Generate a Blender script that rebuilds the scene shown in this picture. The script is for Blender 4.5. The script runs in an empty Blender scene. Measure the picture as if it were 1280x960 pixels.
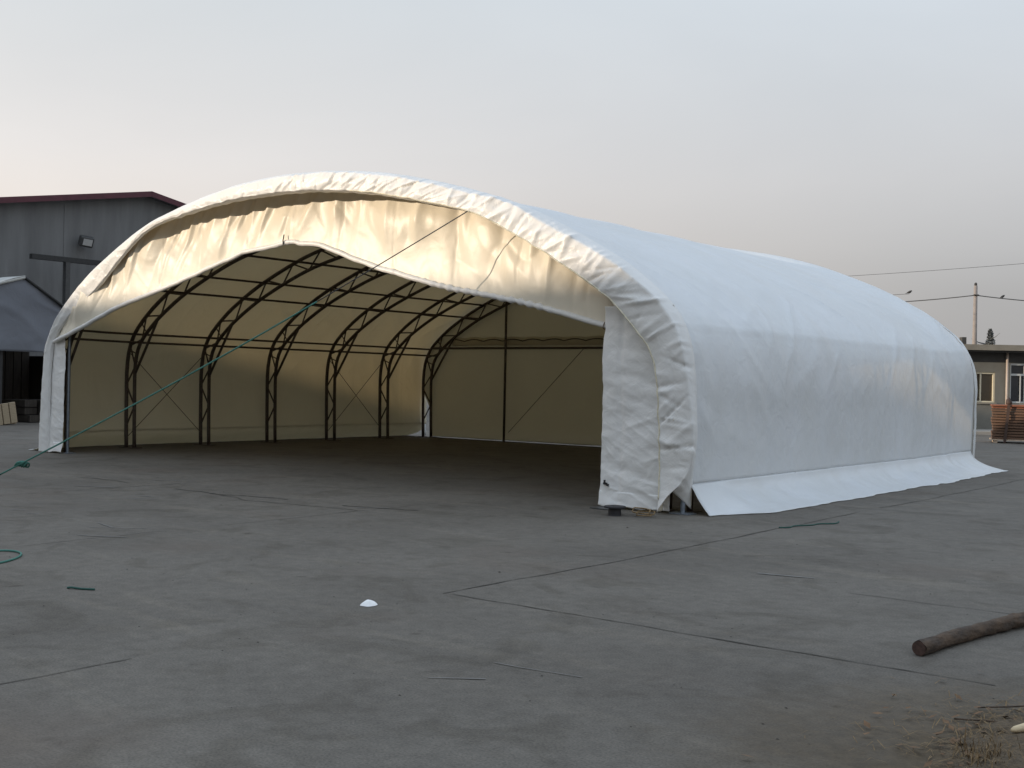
import bpy, bmesh, math, random
from mathutils import Vector, Matrix, noise
R = math.radians
random.seed(7)
scene = bpy.context.scene
COL = scene.collection

# ------------------------------------------------------------------ helpers
def tag(o, label=None, cat=None, group=None, kind=None):
    if label: o['label'] = label
    if cat: o['category'] = cat
    if group: o['group'] = group
    if kind: o['kind'] = kind
    return o

def empty(name, loc=(0, 0, 0), rz=0.0):
    o = bpy.data.objects.new(name, None)
    COL.objects.link(o)
    o.location = loc
    o.rotation_euler = (0, 0, rz)
    o.empty_display_size = .2
    return o

class MB:
    """collects vertices and faces of one mesh"""
    def __init__(s):
        s.v = []; s.f = []
    def box(s, lo, hi, M=None):
        n = len(s.v)
        for z in (lo[2], hi[2]):
            for x, y in ((lo[0], lo[1]), (hi[0], lo[1]), (hi[0], hi[1]), (lo[0], hi[1])):
                p = Vector((x, y, z))
                s.v.append(M @ p if M else p)
        for q in ((3, 2, 1, 0), (4, 5, 6, 7), (0, 1, 5, 4), (1, 2, 6, 5), (2, 3, 7, 6), (3, 0, 4, 7)):
            s.f.append([n + i for i in q])
        return s
    def tube(s, pts, r, k=8, caps=True):
        pts = [Vector(p) for p in pts]
        rs = r if isinstance(r, (list, tuple)) else [r] * len(pts)
        n0 = len(s.v)
        up = None
        for i, p in enumerate(pts):
            a = pts[max(i - 1, 0)]; b = pts[min(i + 1, len(pts) - 1)]
            t = (b - a).normalized()
            if up is None:
                up = Vector((0, 0, 1)) if abs(t.z) < .9 else Vector((0, 1, 0))
            u = (up - t * up.dot(t)).normalized(); w = t.cross(u); up = u
            for j in range(k):
                an = 2 * math.pi * j / k
                s.v.append(p + (u * math.cos(an) + w * math.sin(an)) * rs[i])
        for i in range(len(pts) - 1):
            for j in range(k):
                a = n0 + i * k + j; b = n0 + i * k + (j + 1) % k
                s.f.append([a, b, b + k, a + k])
        if caps:
            s.f.append([n0 + j for j in range(k)][::-1])
            e = n0 + (len(pts) - 1) * k
            s.f.append([e + j for j in range(k)])
        return s
    def grid(s, fn, nu, nv, flip=False):
        n0 = len(s.v)
        for j in range(nv + 1):
            for i in range(nu + 1):
                s.v.append(Vector(fn(i / nu, j / nv)))
        for j in range(nv):
            for i in range(nu):
                a = n0 + j * (nu + 1) + i
                q = [a, a + 1, a + nu + 2, a + nu + 1]
                s.f.append(q[::-1] if flip else q)
        return s
    def poly(s, pts):
        n = len(s.v)
        s.v += [Vector(p) for p in pts]
        s.f.append(list(range(n, n + len(pts))))
        return s
    def prism(s, pts, d):
        """polygon pts extruded by the vector d"""
        n = len(s.v); k = len(pts); d = Vector(d)
        s.v += [Vector(p) for p in pts] + [Vector(p) + d for p in pts]
        s.f.append([n + i for i in range(k)][::-1])
        s.f.append([n + k + i for i in range(k)])
        for i in range(k):
            a = n + i; b = n + (i + 1) % k
            s.f.append([a, b, b + k, a + k])
        return s
    def build(s, name, mat, parent=None, smooth=False, bevel=0, solid=0, mats=None, fixn=True, face=None):
        me = bpy.data.meshes.new(name)
        me.from_pydata([tuple(v) for v in s.v], [], s.f)
        if fixn and not solid:
            bm = bmesh.new(); bm.from_mesh(me)
            bmesh.ops.recalc_face_normals(bm, faces=bm.faces)
            bm.to_mesh(me); bm.free()
        if face:
            if sum(p.normal.dot(face(p.center)) * p.area for p in me.polygons) < 0: me.flip_normals()
        for m in (mats or [mat]): me.materials.append(m)
        if smooth:
            for p in me.polygons: p.use_smooth = True
        o = bpy.data.objects.new(name, me)
        COL.objects.link(o)
        if parent: o.parent = parent
        if bevel:
            b = o.modifiers.new('bevel', 'BEVEL'); b.width = bevel; b.segments = 2; b.limit_method = 'ANGLE'
        if solid:
            m = o.modifiers.new('thickness', 'SOLIDIFY'); m.thickness = solid; m.offset = -1
            if mats and len(mats) > 1:
                m.material_offset = 1; m.material_offset_rim = 0
        return o

def lerp(a, b, t): return a + (b - a) * t
def clamp(x, a=0., b=1.): return max(a, min(b, x))
def sstep(a, b, x):
    t = clamp((x - a) / (b - a)); return t * t * (3 - 2 * t)
def nz(x, y=0., z=0.): return noise.noise(Vector((x, y, z)))
def ridge(x, y=0., z=0., k=3.):
    return (1 - min(1, abs(nz(x, y, z)) * 1.6)) ** k

class Curve:
    """smooth curve through points, walked by 0..1 of its length"""
    def __init__(s, pts, sub=12):
        P = [Vector(p) for p in pts]; out = []
        for i in range(len(P) - 1):
            a = P[max(i - 1, 0)]; b = P[i]; c = P[i + 1]; d = P[min(i + 2, len(P) - 1)]
            for k in range(sub):
                t = k / sub
                m1 = (c - a) * .5; m2 = (d - b) * .5
                # keep tangents short where spacing is uneven
                L = (c - b).length
                if m1.length > L: m1 = m1.normalized() * L
                if m2.length > L: m2 = m2.normalized() * L
                t2 = t * t; t3 = t2 * t
                out.append(b * (2*t3 - 3*t2 + 1) + m1 * (t3 - 2*t2 + t) + c * (-2*t3 + 3*t2) + m2 * (t3 - t2))
        out.append(P[-1]); s.p = out
        s.d = [0.]
        for i in range(1, len(out)): s.d.append(s.d[-1] + (out[i] - out[i-1]).length)
        s.len = s.d[-1]
    def __call__(s, u):
        L = clamp(u) * s.len
        lo, hi = 0, len(s.d) - 1
        while hi - lo > 1:
            m = (lo + hi) // 2
            if s.d[m] <= L: lo = m
            else: hi = m
        w = (L - s.d[lo]) / max(s.d[hi] - s.d[lo], 1e-9)
        return s.p[lo].lerp(s.p[hi], w)
    def tan(s, u, e=.004):
        return (s(u + e) - s(u - e)).normalized()

# ------------------------------------------------------------------ materials
def new_mat(name):
    m = bpy.data.materials.new(name); m.use_nodes = True
    nt = m.node_tree; nt.nodes.clear()
    out = nt.nodes.new('ShaderNodeOutputMaterial')
    return m, nt, out

def N(nt, t, **kw):
    n = nt.nodes.new(t)
    for k, v in kw.items():
        if k in n.inputs: n.inputs[k].default_value = v
        else: setattr(n, k, v)
    return n

def rgba(c): return (c[0], c[1], c[2], 1.)

def simple(name, col, rough=.7, var=.15, scale=6., metal=0., bump=.0, bscale=40., col2=None, stretch=None, detail=6):
    """a colour mottled by object-space noise"""
    m, nt, out = new_mat(name)
    p = N(nt, 'ShaderNodeBsdfPrincipled', Roughness=rough, Metallic=metal)
    tc = N(nt, 'ShaderNodeTexCoord'); src = tc.outputs['Object']
    if stretch:
        mp = N(nt, 'ShaderNodeMapping'); mp.inputs['Scale'].default_value = stretch
        nt.links.new(src, mp.inputs[0]); src = mp.outputs[0]
    n = N(nt, 'ShaderNodeTexNoise', Scale=scale, Detail=detail, Roughness=.6)
    nt.links.new(src, n.inputs['Vector'])
    r = N(nt, 'ShaderNodeValToRGB')
    c2 = col2 or tuple(c * (1 - var) for c in col)
    c1 = tuple(min(1, c * (1 + var)) for c in col) if not col2 else col
    r.color_ramp.elements[0].position = .3; r.color_ramp.elements[1].position = .7
    r.color_ramp.elements[0].color = rgba(c2); r.color_ramp.elements[1].color = rgba(c1)
    nt.links.new(n.outputs['Fac'], r.inputs[0]); nt.links.new(r.outputs[0], p.inputs['Base Color'])
    if bump:
        nb = N(nt, 'ShaderNodeTexNoise', Scale=bscale, Detail=5.)
        nt.links.new(src, nb.inputs['Vector'])
        b = N(nt, 'ShaderNodeBump', Strength=bump, Distance=.02)
        nt.links.new(nb.outputs['Fac'], b.inputs['Height']); nt.links.new(b.outputs[0], p.inputs['Normal'])
    nt.links.new(p.outputs[0], out.inputs[0])
    return m

def fabric(name, col, trans, tcol, rough=.42, dirt=.05, bump=.25, bscale=5.):
    m, nt, out = new_mat(name)
    tc = N(nt, 'ShaderNodeTexCoord')
    n = N(nt, 'ShaderNodeTexNoise', Scale=.9, Detail=8., Roughness=.65)
    nt.links.new(tc.outputs['Object'], n.inputs['Vector'])
    r = N(nt, 'ShaderNodeValToRGB')
    r.color_ramp.elements[0].position = .3; r.color_ramp.elements[1].position = .65
    r.color_ramp.elements[0].color = rgba([c * (1 - dirt * w) for c, w in zip(col, (1, 1.1, 1.4))])
    r.color_ramp.elements[1].color = rgba(col)
    nt.links.new(n.outputs['Fac'], r.inputs[0])
    p = N(nt, 'ShaderNodeBsdfPrincipled', Roughness=rough)
    p.inputs['Specular IOR Level'].default_value = .35
    nt.links.new(r.outputs[0], p.inputs['Base Color'])
    # crumple: stretched noise for small creases in the coated cloth
    mp = N(nt, 'ShaderNodeMapping'); mp.inputs['Rotation'].default_value = (.4, .5, .3)
    nt.links.new(tc.outputs['Object'], mp.inputs[0])
    nb = N(nt, 'ShaderNodeTexNoise', Scale=bscale, Detail=4., Roughness=.5, Distortion=.6)
    nt.links.new(mp.outputs[0], nb.inputs['Vector'])
    b = N(nt, 'ShaderNodeBump', Strength=bump, Distance=.05)
    nt.links.new(nb.outputs['Fac'], b.inputs['Height']); nt.links.new(b.outputs[0], p.inputs['Normal'])
    if trans > 0:
        t = N(nt, 'ShaderNodeBsdfTranslucent'); t.inputs['Color'].default_value = rgba(tcol)
        nt.links.new(b.outputs[0], t.inputs['Normal'])
        mx = N(nt, 'ShaderNodeMixShader', Fac=trans)
        nt.links.new(p.outputs[0], mx.inputs[1]); nt.links.new(t.outputs[0], mx.inputs[2])
        nt.links.new(mx.outputs[0], out.inputs[0])
    else:
        nt.links.new(p.outputs[0], out.inputs[0])
    return m

M = {}
M['pvc'] = fabric('white_pvc', (.78, .815, .85), .21, (.88, .78, .58), dirt=.08, rough=.34, bump=.25)
M['pvc_in'] = fabric('inner_pvc_warm_shade', (.66, .615, .50), .34, (.90, .84, .67), rough=.6)  # white cloth inside; warm brownish interior light is put into this cream
M['pvc_hood'] = fabric('white_pvc_crumpled', (.80, .80, .79), .14, (.8, .7, .5), rough=.36, bump=.35, bscale=6., dirt=.06)
M['pvc_valance'] = fabric('sun_tinted_pvc_valance', (.79, .735, .615), .14, (.82, .66, .42), rough=.4, bump=.18, bscale=3.)  # cream base carries the warm tint of the low sunlight
M['steel'] = simple('dark_painted_steel', (.075, .056, .045), .55, .35, 20., metal=.2)
M['galv'] = simple('galvanised_tube', (.22, .25, .29), .45, .2, 12., metal=.6)
M['rope'] = simple('green_rope', (.05, .17, .135), .8, .3, 120.)
M['rope_dark'] = simple('dark_green_rope', (.02, .075, .06), .8, .3, 120.)
M['seam'] = simple('yellowed_seam', (.62, .57, .43), .7, .2, 20.)
M['rubber'] = simple('black_rubber', (.016, .015, .018), .6, .3, 30.)
M['bark'] = simple('dark_bark', (.10, .062, .036), .9, .5, 14., bump=1., bscale=30., col2=(.022, .016, .012), stretch=(1, .35, 1))
M['cutwood'] = simple('log_cut_end', (.055, .030, .022), .85, .4, 40.)
M['paper'] = simple('white_paper', (.8, .8, .79), .7, .05, 20.)
M['palewood'] = simple('pale_wood', (.55, .44, .28), .7, .15, 30., stretch=(1, 8, 8))
M['straw'] = simple('dry_straw', (.24, .16, .075), .9, .45, 30., col2=(.09, .058, .028))
M['leafdry'] = simple('dead_leaf', (.13, .075, .038), .9, .4, 20.)
M['soil'] = simple('loose_soil', (.085, .060, .034), .95, .4, 25., bump=1., bscale=60.)
M['wall_grey'] = simple('grey_cladding', (.145, .145, .144), .75, .20, .7, stretch=(1, 2.6, .35), bump=.5, bscale=3.)
M['roof_red'] = simple('maroon_roof_trim', (.085, .018, .028), .55, .2, 4.)
M['roof_sheet'] = simple('grey_roof_sheet', (.2, .2, .21), .6, .15, 3.)
M['pipe_dark'] = simple('dark_pipe', (.02, .02, .02), .6, .3, 9.)
M['lamp_metal'] = simple('lamp_metal', (.05, .05, .05), .5, .2, 10.)
M['lamp_lens'] = simple('lamp_lens', (.45, .45, .44), .25, .05, 10.)
M['tarp_blue'] = fabric('grey_blue_tarp', (.15, .16, .185), 0, (0, 0, 0), rough=.6, bump=.6, bscale=2.)
M['tarp_pale'] = fabric('pale_tarp_roof', (.42, .42, .40), 0, (0, 0, 0), rough=.6)
M['darkwood'] = simple('old_dark_planks', (.035, .028, .022), .9, .4, 5., stretch=(4, 4, .4))
M['crate'] = simple('pale_planks', (.30, .24, .16), .85, .25, 6., stretch=(1, 1, 8))
M['render'] = simple('grey_green_render', (.16, .155, .135), .85, .12, 1.5)
M['fascia'] = simple('concrete_fascia', (.21, .19, .155), .85, .15, 2.)
M['soffit'] = simple('dark_wall_band', (.05, .048, .045), .85, .2, 2.)
M['frame_cream'] = simple('cream_window_frame', (.62, .56, .42), .5, .06, 8.)
M['frame_white'] = simple('white_window_frame', (.55, .56, .55), .5, .06, 8.)
M['drain'] = simple('pale_drainpipe', (.42, .35, .30), .5, .1, 5.)
M['pole'] = simple('concrete_pole', (.24, .21, .19), .85, .12, 6.)
M['wire'] = simple('black_cable', (.05, .05, .052), .6, .1, 5.)
M['board'] = simple('red_brown_board', (.15, .080, .046), .8, .35, 5., stretch=(.6, .6, 14), col2=(.08, .045, .028))
M['board_top'] = simple('orange_brown_board', (.20, .075, .04), .8, .25, 7.)
M['strap'] = simple('dark_strap', (.05, .028, .02), .7, .2, 8.)
M['pallet'] = simple('pale_pallet', (.45, .35, .26), .85, .2, 9.)
M['bird'] = simple('dark_feathers', (.035, .033, .032), .8, .3, 30.)
M['leaf'] = simple('hazed_conifer', (.10, .105, .102), .9, .35, 3.)  # distance haze is put into this pale grey foliage colour
M['trunk'] = simple('grey_trunk', (.08, .07, .06), .9, .3, 6.)
M['kerb'] = simple('pale_kerb', (.30, .28, .25), .9, .12, 3.)

def glass_mat(name, col, rough=.08):
    m, nt, out = new_mat(name)
    p = N(nt, 'ShaderNodeBsdfPrincipled', Roughness=rough)
    p.inputs['Base Color'].default_value = rgba(col)
    p.inputs['Specular IOR Level'].default_value = .5
    tc = N(nt, 'ShaderNodeTexCoord'); n = N(nt, 'ShaderNodeTexNoise', Scale=1.4, Detail=3.)
    nt.links.new(tc.outputs['Object'], n.inputs['Vector'])
    b = N(nt, 'ShaderNodeBump', Strength=.05, Distance=.05)
    nt.links.new(n.outputs['Fac'], b.inputs['Height']); nt.links.new(b.outputs[0], p.inputs['Normal'])
    nt.links.new(p.outputs[0], out.inputs[0])
    return m
M['glass_brown'] = glass_mat('curtained_glass', (.075, .058, .038))
M['glass_dark'] = glass_mat('dark_glass', (.03, .032, .036))

# ---- concrete yard: slabs mottled at several scales, wheel dirt, damp blotches, a soil stain by the weeds
def concrete():
    m, nt, out = new_mat('yard_concrete')
    L = nt.links
    geo = N(nt, 'ShaderNodeNewGeometry'); pos = geo.outputs['Position']
    def noi(scale, detail=8., rough=.6, stretch=None, dist=0., off=0.):
        src = pos
        mp = N(nt, 'ShaderNodeMapping')
        mp.inputs['Scale'].default_value = stretch or (1, 1, 1)
        mp.inputs['Location'].default_value = (off, off * .7, 0)
        L.new(src, mp.inputs[0])
        n = N(nt, 'ShaderNodeTexNoise', Scale=scale, Detail=detail, Roughness=rough, Distortion=dist)
        L.new(mp.outputs[0], n.inputs['Vector']); return n.outputs['Fac']
    def ramp(fac, stops):
        r = N(nt, 'ShaderNodeValToRGB'); e = r.color_ramp.elements
        while len(e) < len(stops): e.new(.5)
        for k, (p_, c) in enumerate(stops):
            e[k].position = p_; e[k].color = rgba(c)
        L.new(fac, r.inputs[0]); return r.outputs[0]
    def mix(a, b, fac, mode='MIX'):
        x = N(nt, 'ShaderNodeMix', data_type='RGBA', blend_type=mode)
        for s, v in ((6, a), (7, b)):
            if hasattr(v, 'links'): L.new(v, x.inputs[s])
            else: x.inputs[s].default_value = rgba(v)
        if hasattr(fac, 'links'): L.new(fac, x.inputs[0])
        else: x.inputs[0].default_value = fac
        return x.outputs[2]
    base = ramp(noi(.35, 9., .62), [(.3, (.100, .089, .076)), (.55, (.131, .118, .101)), (.75, (.153, .138, .118))])
    fine = ramp(noi(9., 8., .7), [(.3, (.80, .80, .80)), (.7, (1.14, 1.14, 1.14))])
    c = mix(base, fine, 1., 'MULTIPLY')
    spk = ramp(noi(75., 3., .6, off=7.), [(.32, (.72, .72, .71)), (.5, (1, 1, 1)), (.70, (1.24, 1.22, 1.19))])
    c = mix(c, spk, 1., 'MULTIPLY')
    pat = ramp(noi(1.3, 5., .55, dist=1.2, off=13.), [(.52, (1, 1, 1)), (.63, (.83, .82, .80)), (.72, (.76, .75, .73))])
    c = mix(c, pat, 1., 'MULTIPLY')
    streak = ramp(noi(1.1, 6., .6, stretch=(.35, 1.8, 1), dist=.5, off=31.), [(.55, (1, 1, 1)), (.72, (1.22, 1.2, 1.16))])
    c = mix(c, streak, 1., 'MULTIPLY')
    spots = ramp(noi(3.4, 2., .5, off=57.), [(.70, (1, 1, 1)), (.78, (.62, .6, .57))])
    c = mix(c, spots, 1., 'MULTIPLY')
    red = ramp(noi(.5, 4., .5, off=91.), [(.55, (0, 0, 0)), (.75, (.35, .35, .35))])
    c = mix(c, (.115, .085, .066), red)
    # soil washed over the slab round the weeds
    d = N(nt, 'ShaderNodeVectorMath', operation='DISTANCE'); d.inputs[1].default_value = (13.78, -7.62, 0)
    L.new(pos, d.inputs[0])
    w = N(nt, 'ShaderNodeMath', operation='MULTIPLY_ADD'); w.inputs[1].default_value = 1.3; w.inputs[2].default_value = -.65
    L.new(noi(1.7, 6., .65, off=5.), w.inputs[0])
    s = N(nt, 'ShaderNodeMath', operation='ADD'); L.new(d.outputs['Value'], s.inputs[0]); L.new(w.outputs[0], s.inputs[1])
    mr = N(nt, 'ShaderNodeMapRange'); mr.inputs[1].default_value = .55; mr.inputs[2].default_value = 1.8
    mr.inputs[3].default_value = .9; mr.inputs[4].default_value = 0.
    L.new(s.outputs[0], mr.inputs[0])
    soil = ramp(noi(12., 6., .7, off=3.), [(.3, (.050, .036, .020)), (.7, (.105, .075, .042))])
    c = mix(c, soil, mr.outputs[0])
    p = N(nt, 'ShaderNodeBsdfPrincipled', Roughness=.85)
    p.inputs['Specular IOR Level'].default_value = .25
    L.new(c, p.inputs['Base Color'])
    b1 = N(nt, 'ShaderNodeBump', Strength=.35, Distance=.01); L.new(noi(45., 5., .7), b1.inputs['Height'])
    b2 = N(nt, 'ShaderNodeBump', Strength=.3, Distance=.06); L.new(noi(1.6, 5., .55), b2.inputs['Height'])
    L.new(b1.outputs[0], b2.inputs['Normal']); L.new(b2.outputs[0], p.inputs['Normal'])
    L.new(p.outputs[0], out.inputs[0])
    return m
M['concrete'] = concrete()
M['joint'] = simple('joint_dirt', (.055, .048, .039), .95, .4, 6.)
M['crack_pale'] = simple('pale_scuff', (.15, .142, .13), .9, .2, 8.)

# ------------------------------------------------------------------ camera (1.6 m above the yard)
F, YAW, PITCH, ROLL = 1453.59, .6627, -.0012, .0200
CAM = Vector((14.8964, -12.8532, 1.6))
fw = Vector((-math.sin(YAW), math.cos(YAW), 0)); rt = Vector((math.cos(YAW), math.sin(YAW), 0)); up = Vector((0, 0, 1))
f2 = fw * math.cos(PITCH) + up * math.sin(PITCH); u2 = up * math.cos(PITCH) - fw * math.sin(PITCH)
cx = rt * math.cos(ROLL) + u2 * math.sin(ROLL); cy = u2 * math.cos(ROLL) - rt * math.sin(ROLL)
cam = bpy.data.objects.new('camera', bpy.data.cameras.new('camera')); COL.objects.link(cam)
cam.matrix_world = Matrix(((cx.x, cy.x, -f2.x, CAM.x), (cx.y, cy.y, -f2.y, CAM.y), (cx.z, cy.z, -f2.z, CAM.z), (0, 0, 0, 1)))
cam.data.sensor_width = 36; cam.data.lens = F / 1280 * 36
cam.data.clip_end = 3000; cam.data.clip_start = .05
scene.camera = cam

def site(px, depth, z=0.):
    """plan position of something depth metres ahead of the photographer, at a bearing"""
    b = (px - 640) / F
    p = CAM + fw * depth + rt * (b * depth); return Vector((p.x, p.y, z))

# ------------------------------------------------------------------ ground
g = MB()
def ring_grid():
    xs = [-900, -300, -120, -60, -30] + [x for x in range(-24, 25, 4)] + [30, 60, 120, 300, 900]
    return xs
xs = ring_grid()
n = len(xs)
for y in xs:
    for x in xs: g.v.append(Vector((x, y, 0)))
for j in range(n - 1):
    for i in range(n - 1):
        a = j * n + i; g.f.append([a, a + 1, a + n + 1, a + n])
tag(g.build('ground', M['concrete']), kind='structure')

# joints between slabs and cracks, ragged ribbons 4 mm above the slab
def ribbon(mb, a, b, w, seed, wob=.03, gaps=0., z=.004, step=.06):
    a = Vector(a); b = Vector(b); L = (b - a).length; d = (b - a) / L; s_ = Vector((-d.y, d.x, 0))
    k = max(2, int(L / step)); prev = None
    for i in range(k + 1):
        t = i / k * L
        c = a + d * t + s_ * (nz(t * .5, seed) * wob + nz(t * 2.3, seed + 9) * wob * .35)
        ww = w * (.35 + 1.3 * abs(nz(t * 1.9, seed + 20)) + 1.1 * abs(nz(t * 6, seed + 40)) + 1.5 * max(0, nz(t * 3.1, seed + 55) - .25))
        if nz(t * .42, seed + 70) < -.5 + gaps: prev = None; continue
        cur = (c - s_ * ww / 2 + Vector((0, 0, z)), c + s_ * ww / 2 + Vector((0, 0, z)))
        if prev: mb.poly([prev[0], cur[0], cur[1], prev[1]])
        prev = cur
j = MB()
for x, a, b, s_ in ((9.17, -12., -7.9, 1.), (9.17, -6.25, 28., 1.5), (4.75, -9., -.5, 2.), (13.6, -5., 30., 3.), (.4, -9., -.5, 4.), (-4., -8., -.5, 5.)):
    ribbon(j, (x, a, 0), (x, b, 0), .015, s_, .07, .22)
for y, s_ in ((-6.22, 11.), (-4.02, 16.), (-10.6, 12.), (2.4, 13.), (6.8, 14.)):
    x0 = 9.17 if y < -3 else 8.7
    if y == -4.02: x0 = 11.4
    ribbon(j, (x0, y, 0), (16 if y > -5 or y < -7 else 13.1, y, 0), .015, s_, .07, .10 if y == -6.22 else .36)
ribbon(j, (-6, -2.6, 0), (4.7, -2.9, 0), .03, 31., .25, .45)
ribbon(j, (1.5, -3.0, 0), (5.2, -2.2, 0), .05, 35., .3, .55)
tag(j.build('slab_joint', M['joint'], fixn=False), kind='structure')
j = MB()
for i in range(26):
    x = random.uniform(-1, 11); y = random.uniform(-8.5, -1.5)
    a = random.uniform(-.4, .8); l = random.uniform(.15, .7)
    ribbon(j, (x, y, 0), (x + l * math.cos(a), y + l * math.sin(a), 0), random.uniform(.012, .05), i * 3.7, .06, .3, .005, .05)
tag(j.build('pale_scuff_mark', M['crack_pale'], fixn=False), kind='structure')

# ------------------------------------------------------------------ THE STORAGE TENT
LEN = 12.0
RIB_Y = [.22, 2.17, 4.16, 6.15, 8.14, 10.12, 11.88]
HALF = [(7.70, 0), (7.72, .6), (7.73, 1.2), (7.73, 1.7), (7.66, 2.15), (7.48, 2.52), (7.16, 2.84), (6.60, 3.24), (5.65, 3.74), (4.20, 4.29),
        (2.90, 4.60), (1.90, 4.77), (.9, 4.86)]
PRO = Curve([(-x, 0, z) for x, z in HALF] + [(0, 0, 4.89)] + [(x, 0, z) for x, z in HALF[::-1]])
def front_shift(x, y):
    """the front left leg stands a little further in than the other frames"""
    return (.62 * (1 - sstep(-.3, 2.1, y)) * clamp((-x - 2) / 5.5)) if x < 0 else -.13 * sstep(8.5, 12., y) * clamp((x - 2) / 5.5)
def arch(u, y, inset=0.):
    p = PRO(u); t = PRO.tan(u); nrm = Vector((t.z, 0, -t.x))      # points inward
    q = p + nrm * inset
    return Vector((q.x + front_shift(q.x, y), y, q.z)), nrm
# the param where the wall is z high
def u_at_z(z):
    lo, hi = 0., .3
    for _ in range(40):
        m = (lo + hi) / 2
        if PRO(m).z < z: lo = m
        else: hi = m
    return lo
def u_at_s(s_): return s_ / PRO.len

tent = empty('storage_tent', (0, 0, 0))
tag(tent, 'big white arched fabric storage tent with an open front on the concrete yard', 'tent')

OUTW = lambda c: Vector((c.x, 0, c.z + .2))
FRONT = lambda c: Vector((0, -1, 0))
BACK = lambda c: Vector((0, 1, 0))
# --- cover: one cloth from the left skirt seam over the top to the right skirt seam
U0 = u_at_z(.36)
def cover_fn(a, b):
    u = lerp(U0, 1 - U0, a)
    y = lerp(.02, LEN + .12, b)
    p, nrm = arch(u, y)
    s_ = u * PRO.len
    side = min(s_, PRO.len - s_)                        # metres of cloth from the ground
    # sag between frames
    k = min(range(7), key=lambda i: abs(RIB_Y[i] - y)); d = abs(y - RIB_Y[k])
    bay = sstep(0., .9, d)
    edge = sstep(0, .25, y) * sstep(0, .2, LEN + .12 - y)
    disp = .030 * bay * (.35 + .65 * sstep(1.5, 3., side))
    # vertical folds low on the wall, slack diagonal creases round the knee
    wall = 1 - sstep(2.2, 4.2, side)
    disp += wall * .028 * nz(y * 1.15, side * .22, 3.)
    disp += wall * .018 * nz(y * 3.1 + side * .4, side * .35, 8.)
    dg = y * .9 + side * .75
    dg2 = y * .75 - side * .8
    mk = sstep(-.25, .35, nz(y * .45, side * .35, 90.))
    disp -= .022 * mk * ridge(dg * 1.3, dg2 * .33, 21., 5.) * sstep(.4, 1.3, side) * (1 - sstep(3.6, 5.6, side))
    disp -= .020 * (1 - mk) * ridge(dg2 * 1.5 + 4, dg * .3, 44., 6.) * sstep(1.2, 2.2, side) * (1 - sstep(3.2, 5.0, side))
    disp += .010 * nz(y * .9, side * 1.1, 60.)
    # a welded seam at the knee
    disp -= .012 * math.exp(-((side - 2.42) / .03) ** 2) - .02 * sstep(2.42, 2.75, side) * (1 - sstep(2.75, 3.6, side))
    for ys in (1.2, 3.16, 5.15, 7.14, 9.13, 11.0): disp -= .007 * math.exp(-((y - ys - .02 * nz(side, ys)) / .03) ** 2)
    # gathers along the front frame
    disp += .02 * (1 - sstep(.1, 1.1, y)) * nz(side * 2.2, y * .8, 71.)
    # the end frame stands proud of the cloth
    disp -= .10 * math.exp(-((y - 11.6) / .55) ** 2) * sstep(1., 3., side)
    q = p + nrm * disp * (edge * .85 + .15)
    return q
cover = MB().grid(cover_fn, 340, 300).build('cover', None, tent, smooth=True, face=OUTW, solid=.02, mats=[M['pvc'], M['pvc_in']])
cover['label'] = 'white roof and side cloth stretched over the frames'

# --- skirts: the free lower edge of the cover, lying out on the concrete
def y_to_b(y): return (y - .02) / (LEN + .10)
def skirt(sgn):
    def fn(a, b):
        y = lerp(.02, LEN + .05, a)
        u = U0 if sgn < 0 else 1 - U0
        top = cover_fn(0. if sgn < 0 else 1., y_to_b(y)) + Vector((sgn * .002, 0, .012))
        out = .72 + .07 * nz(y * .7, 5. + sgn) + .05 * nz(y * 2.6, 1.)
        if sgn > 0: out = lerp(.34, out, sstep(0, 1.0, y)) + .05 * sstep(11, 12.2, y)
        yy = top.y - (.10 * b * (1 - sstep(0, 1.2, y)) if sgn > 0 else 0.)
        w = b
        # hangs, then bends out on to the ground
        fl = sstep(.15, 1.3, y) if sgn > 0 else 1.
        x = out * lerp(w, .10 * w + .90 * w ** 2.3, fl)
        z = top.z * (1 - w) ** lerp(1., 1.2, fl)
        z += .030 * math.sin(w * 3.14) * nz(y * 2.3 + w * .8, w * 1.5, 9.) + .016 * math.sin(w * 3.14) * nz(y * 6.3 + w * 2.8, w * 2.5, 29.) + .018 * math.sin(w * 3.14) * nz(y * .8, w, 19.)
        z = max(z, .008 + .010 * (0.5 + .5 * nz(y * 5, 3.3)) * w)
        return (top.x + sgn * x, yy, z)
    m = MB().grid(fn, 170, 18, flip=sgn < 0)
    return m.build('skirt', None, tent, smooth=True, face=OUTW, solid=.006, mats=[M['pvc'], M['pvc_in']])
skirt(1); skirt(-1)

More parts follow.
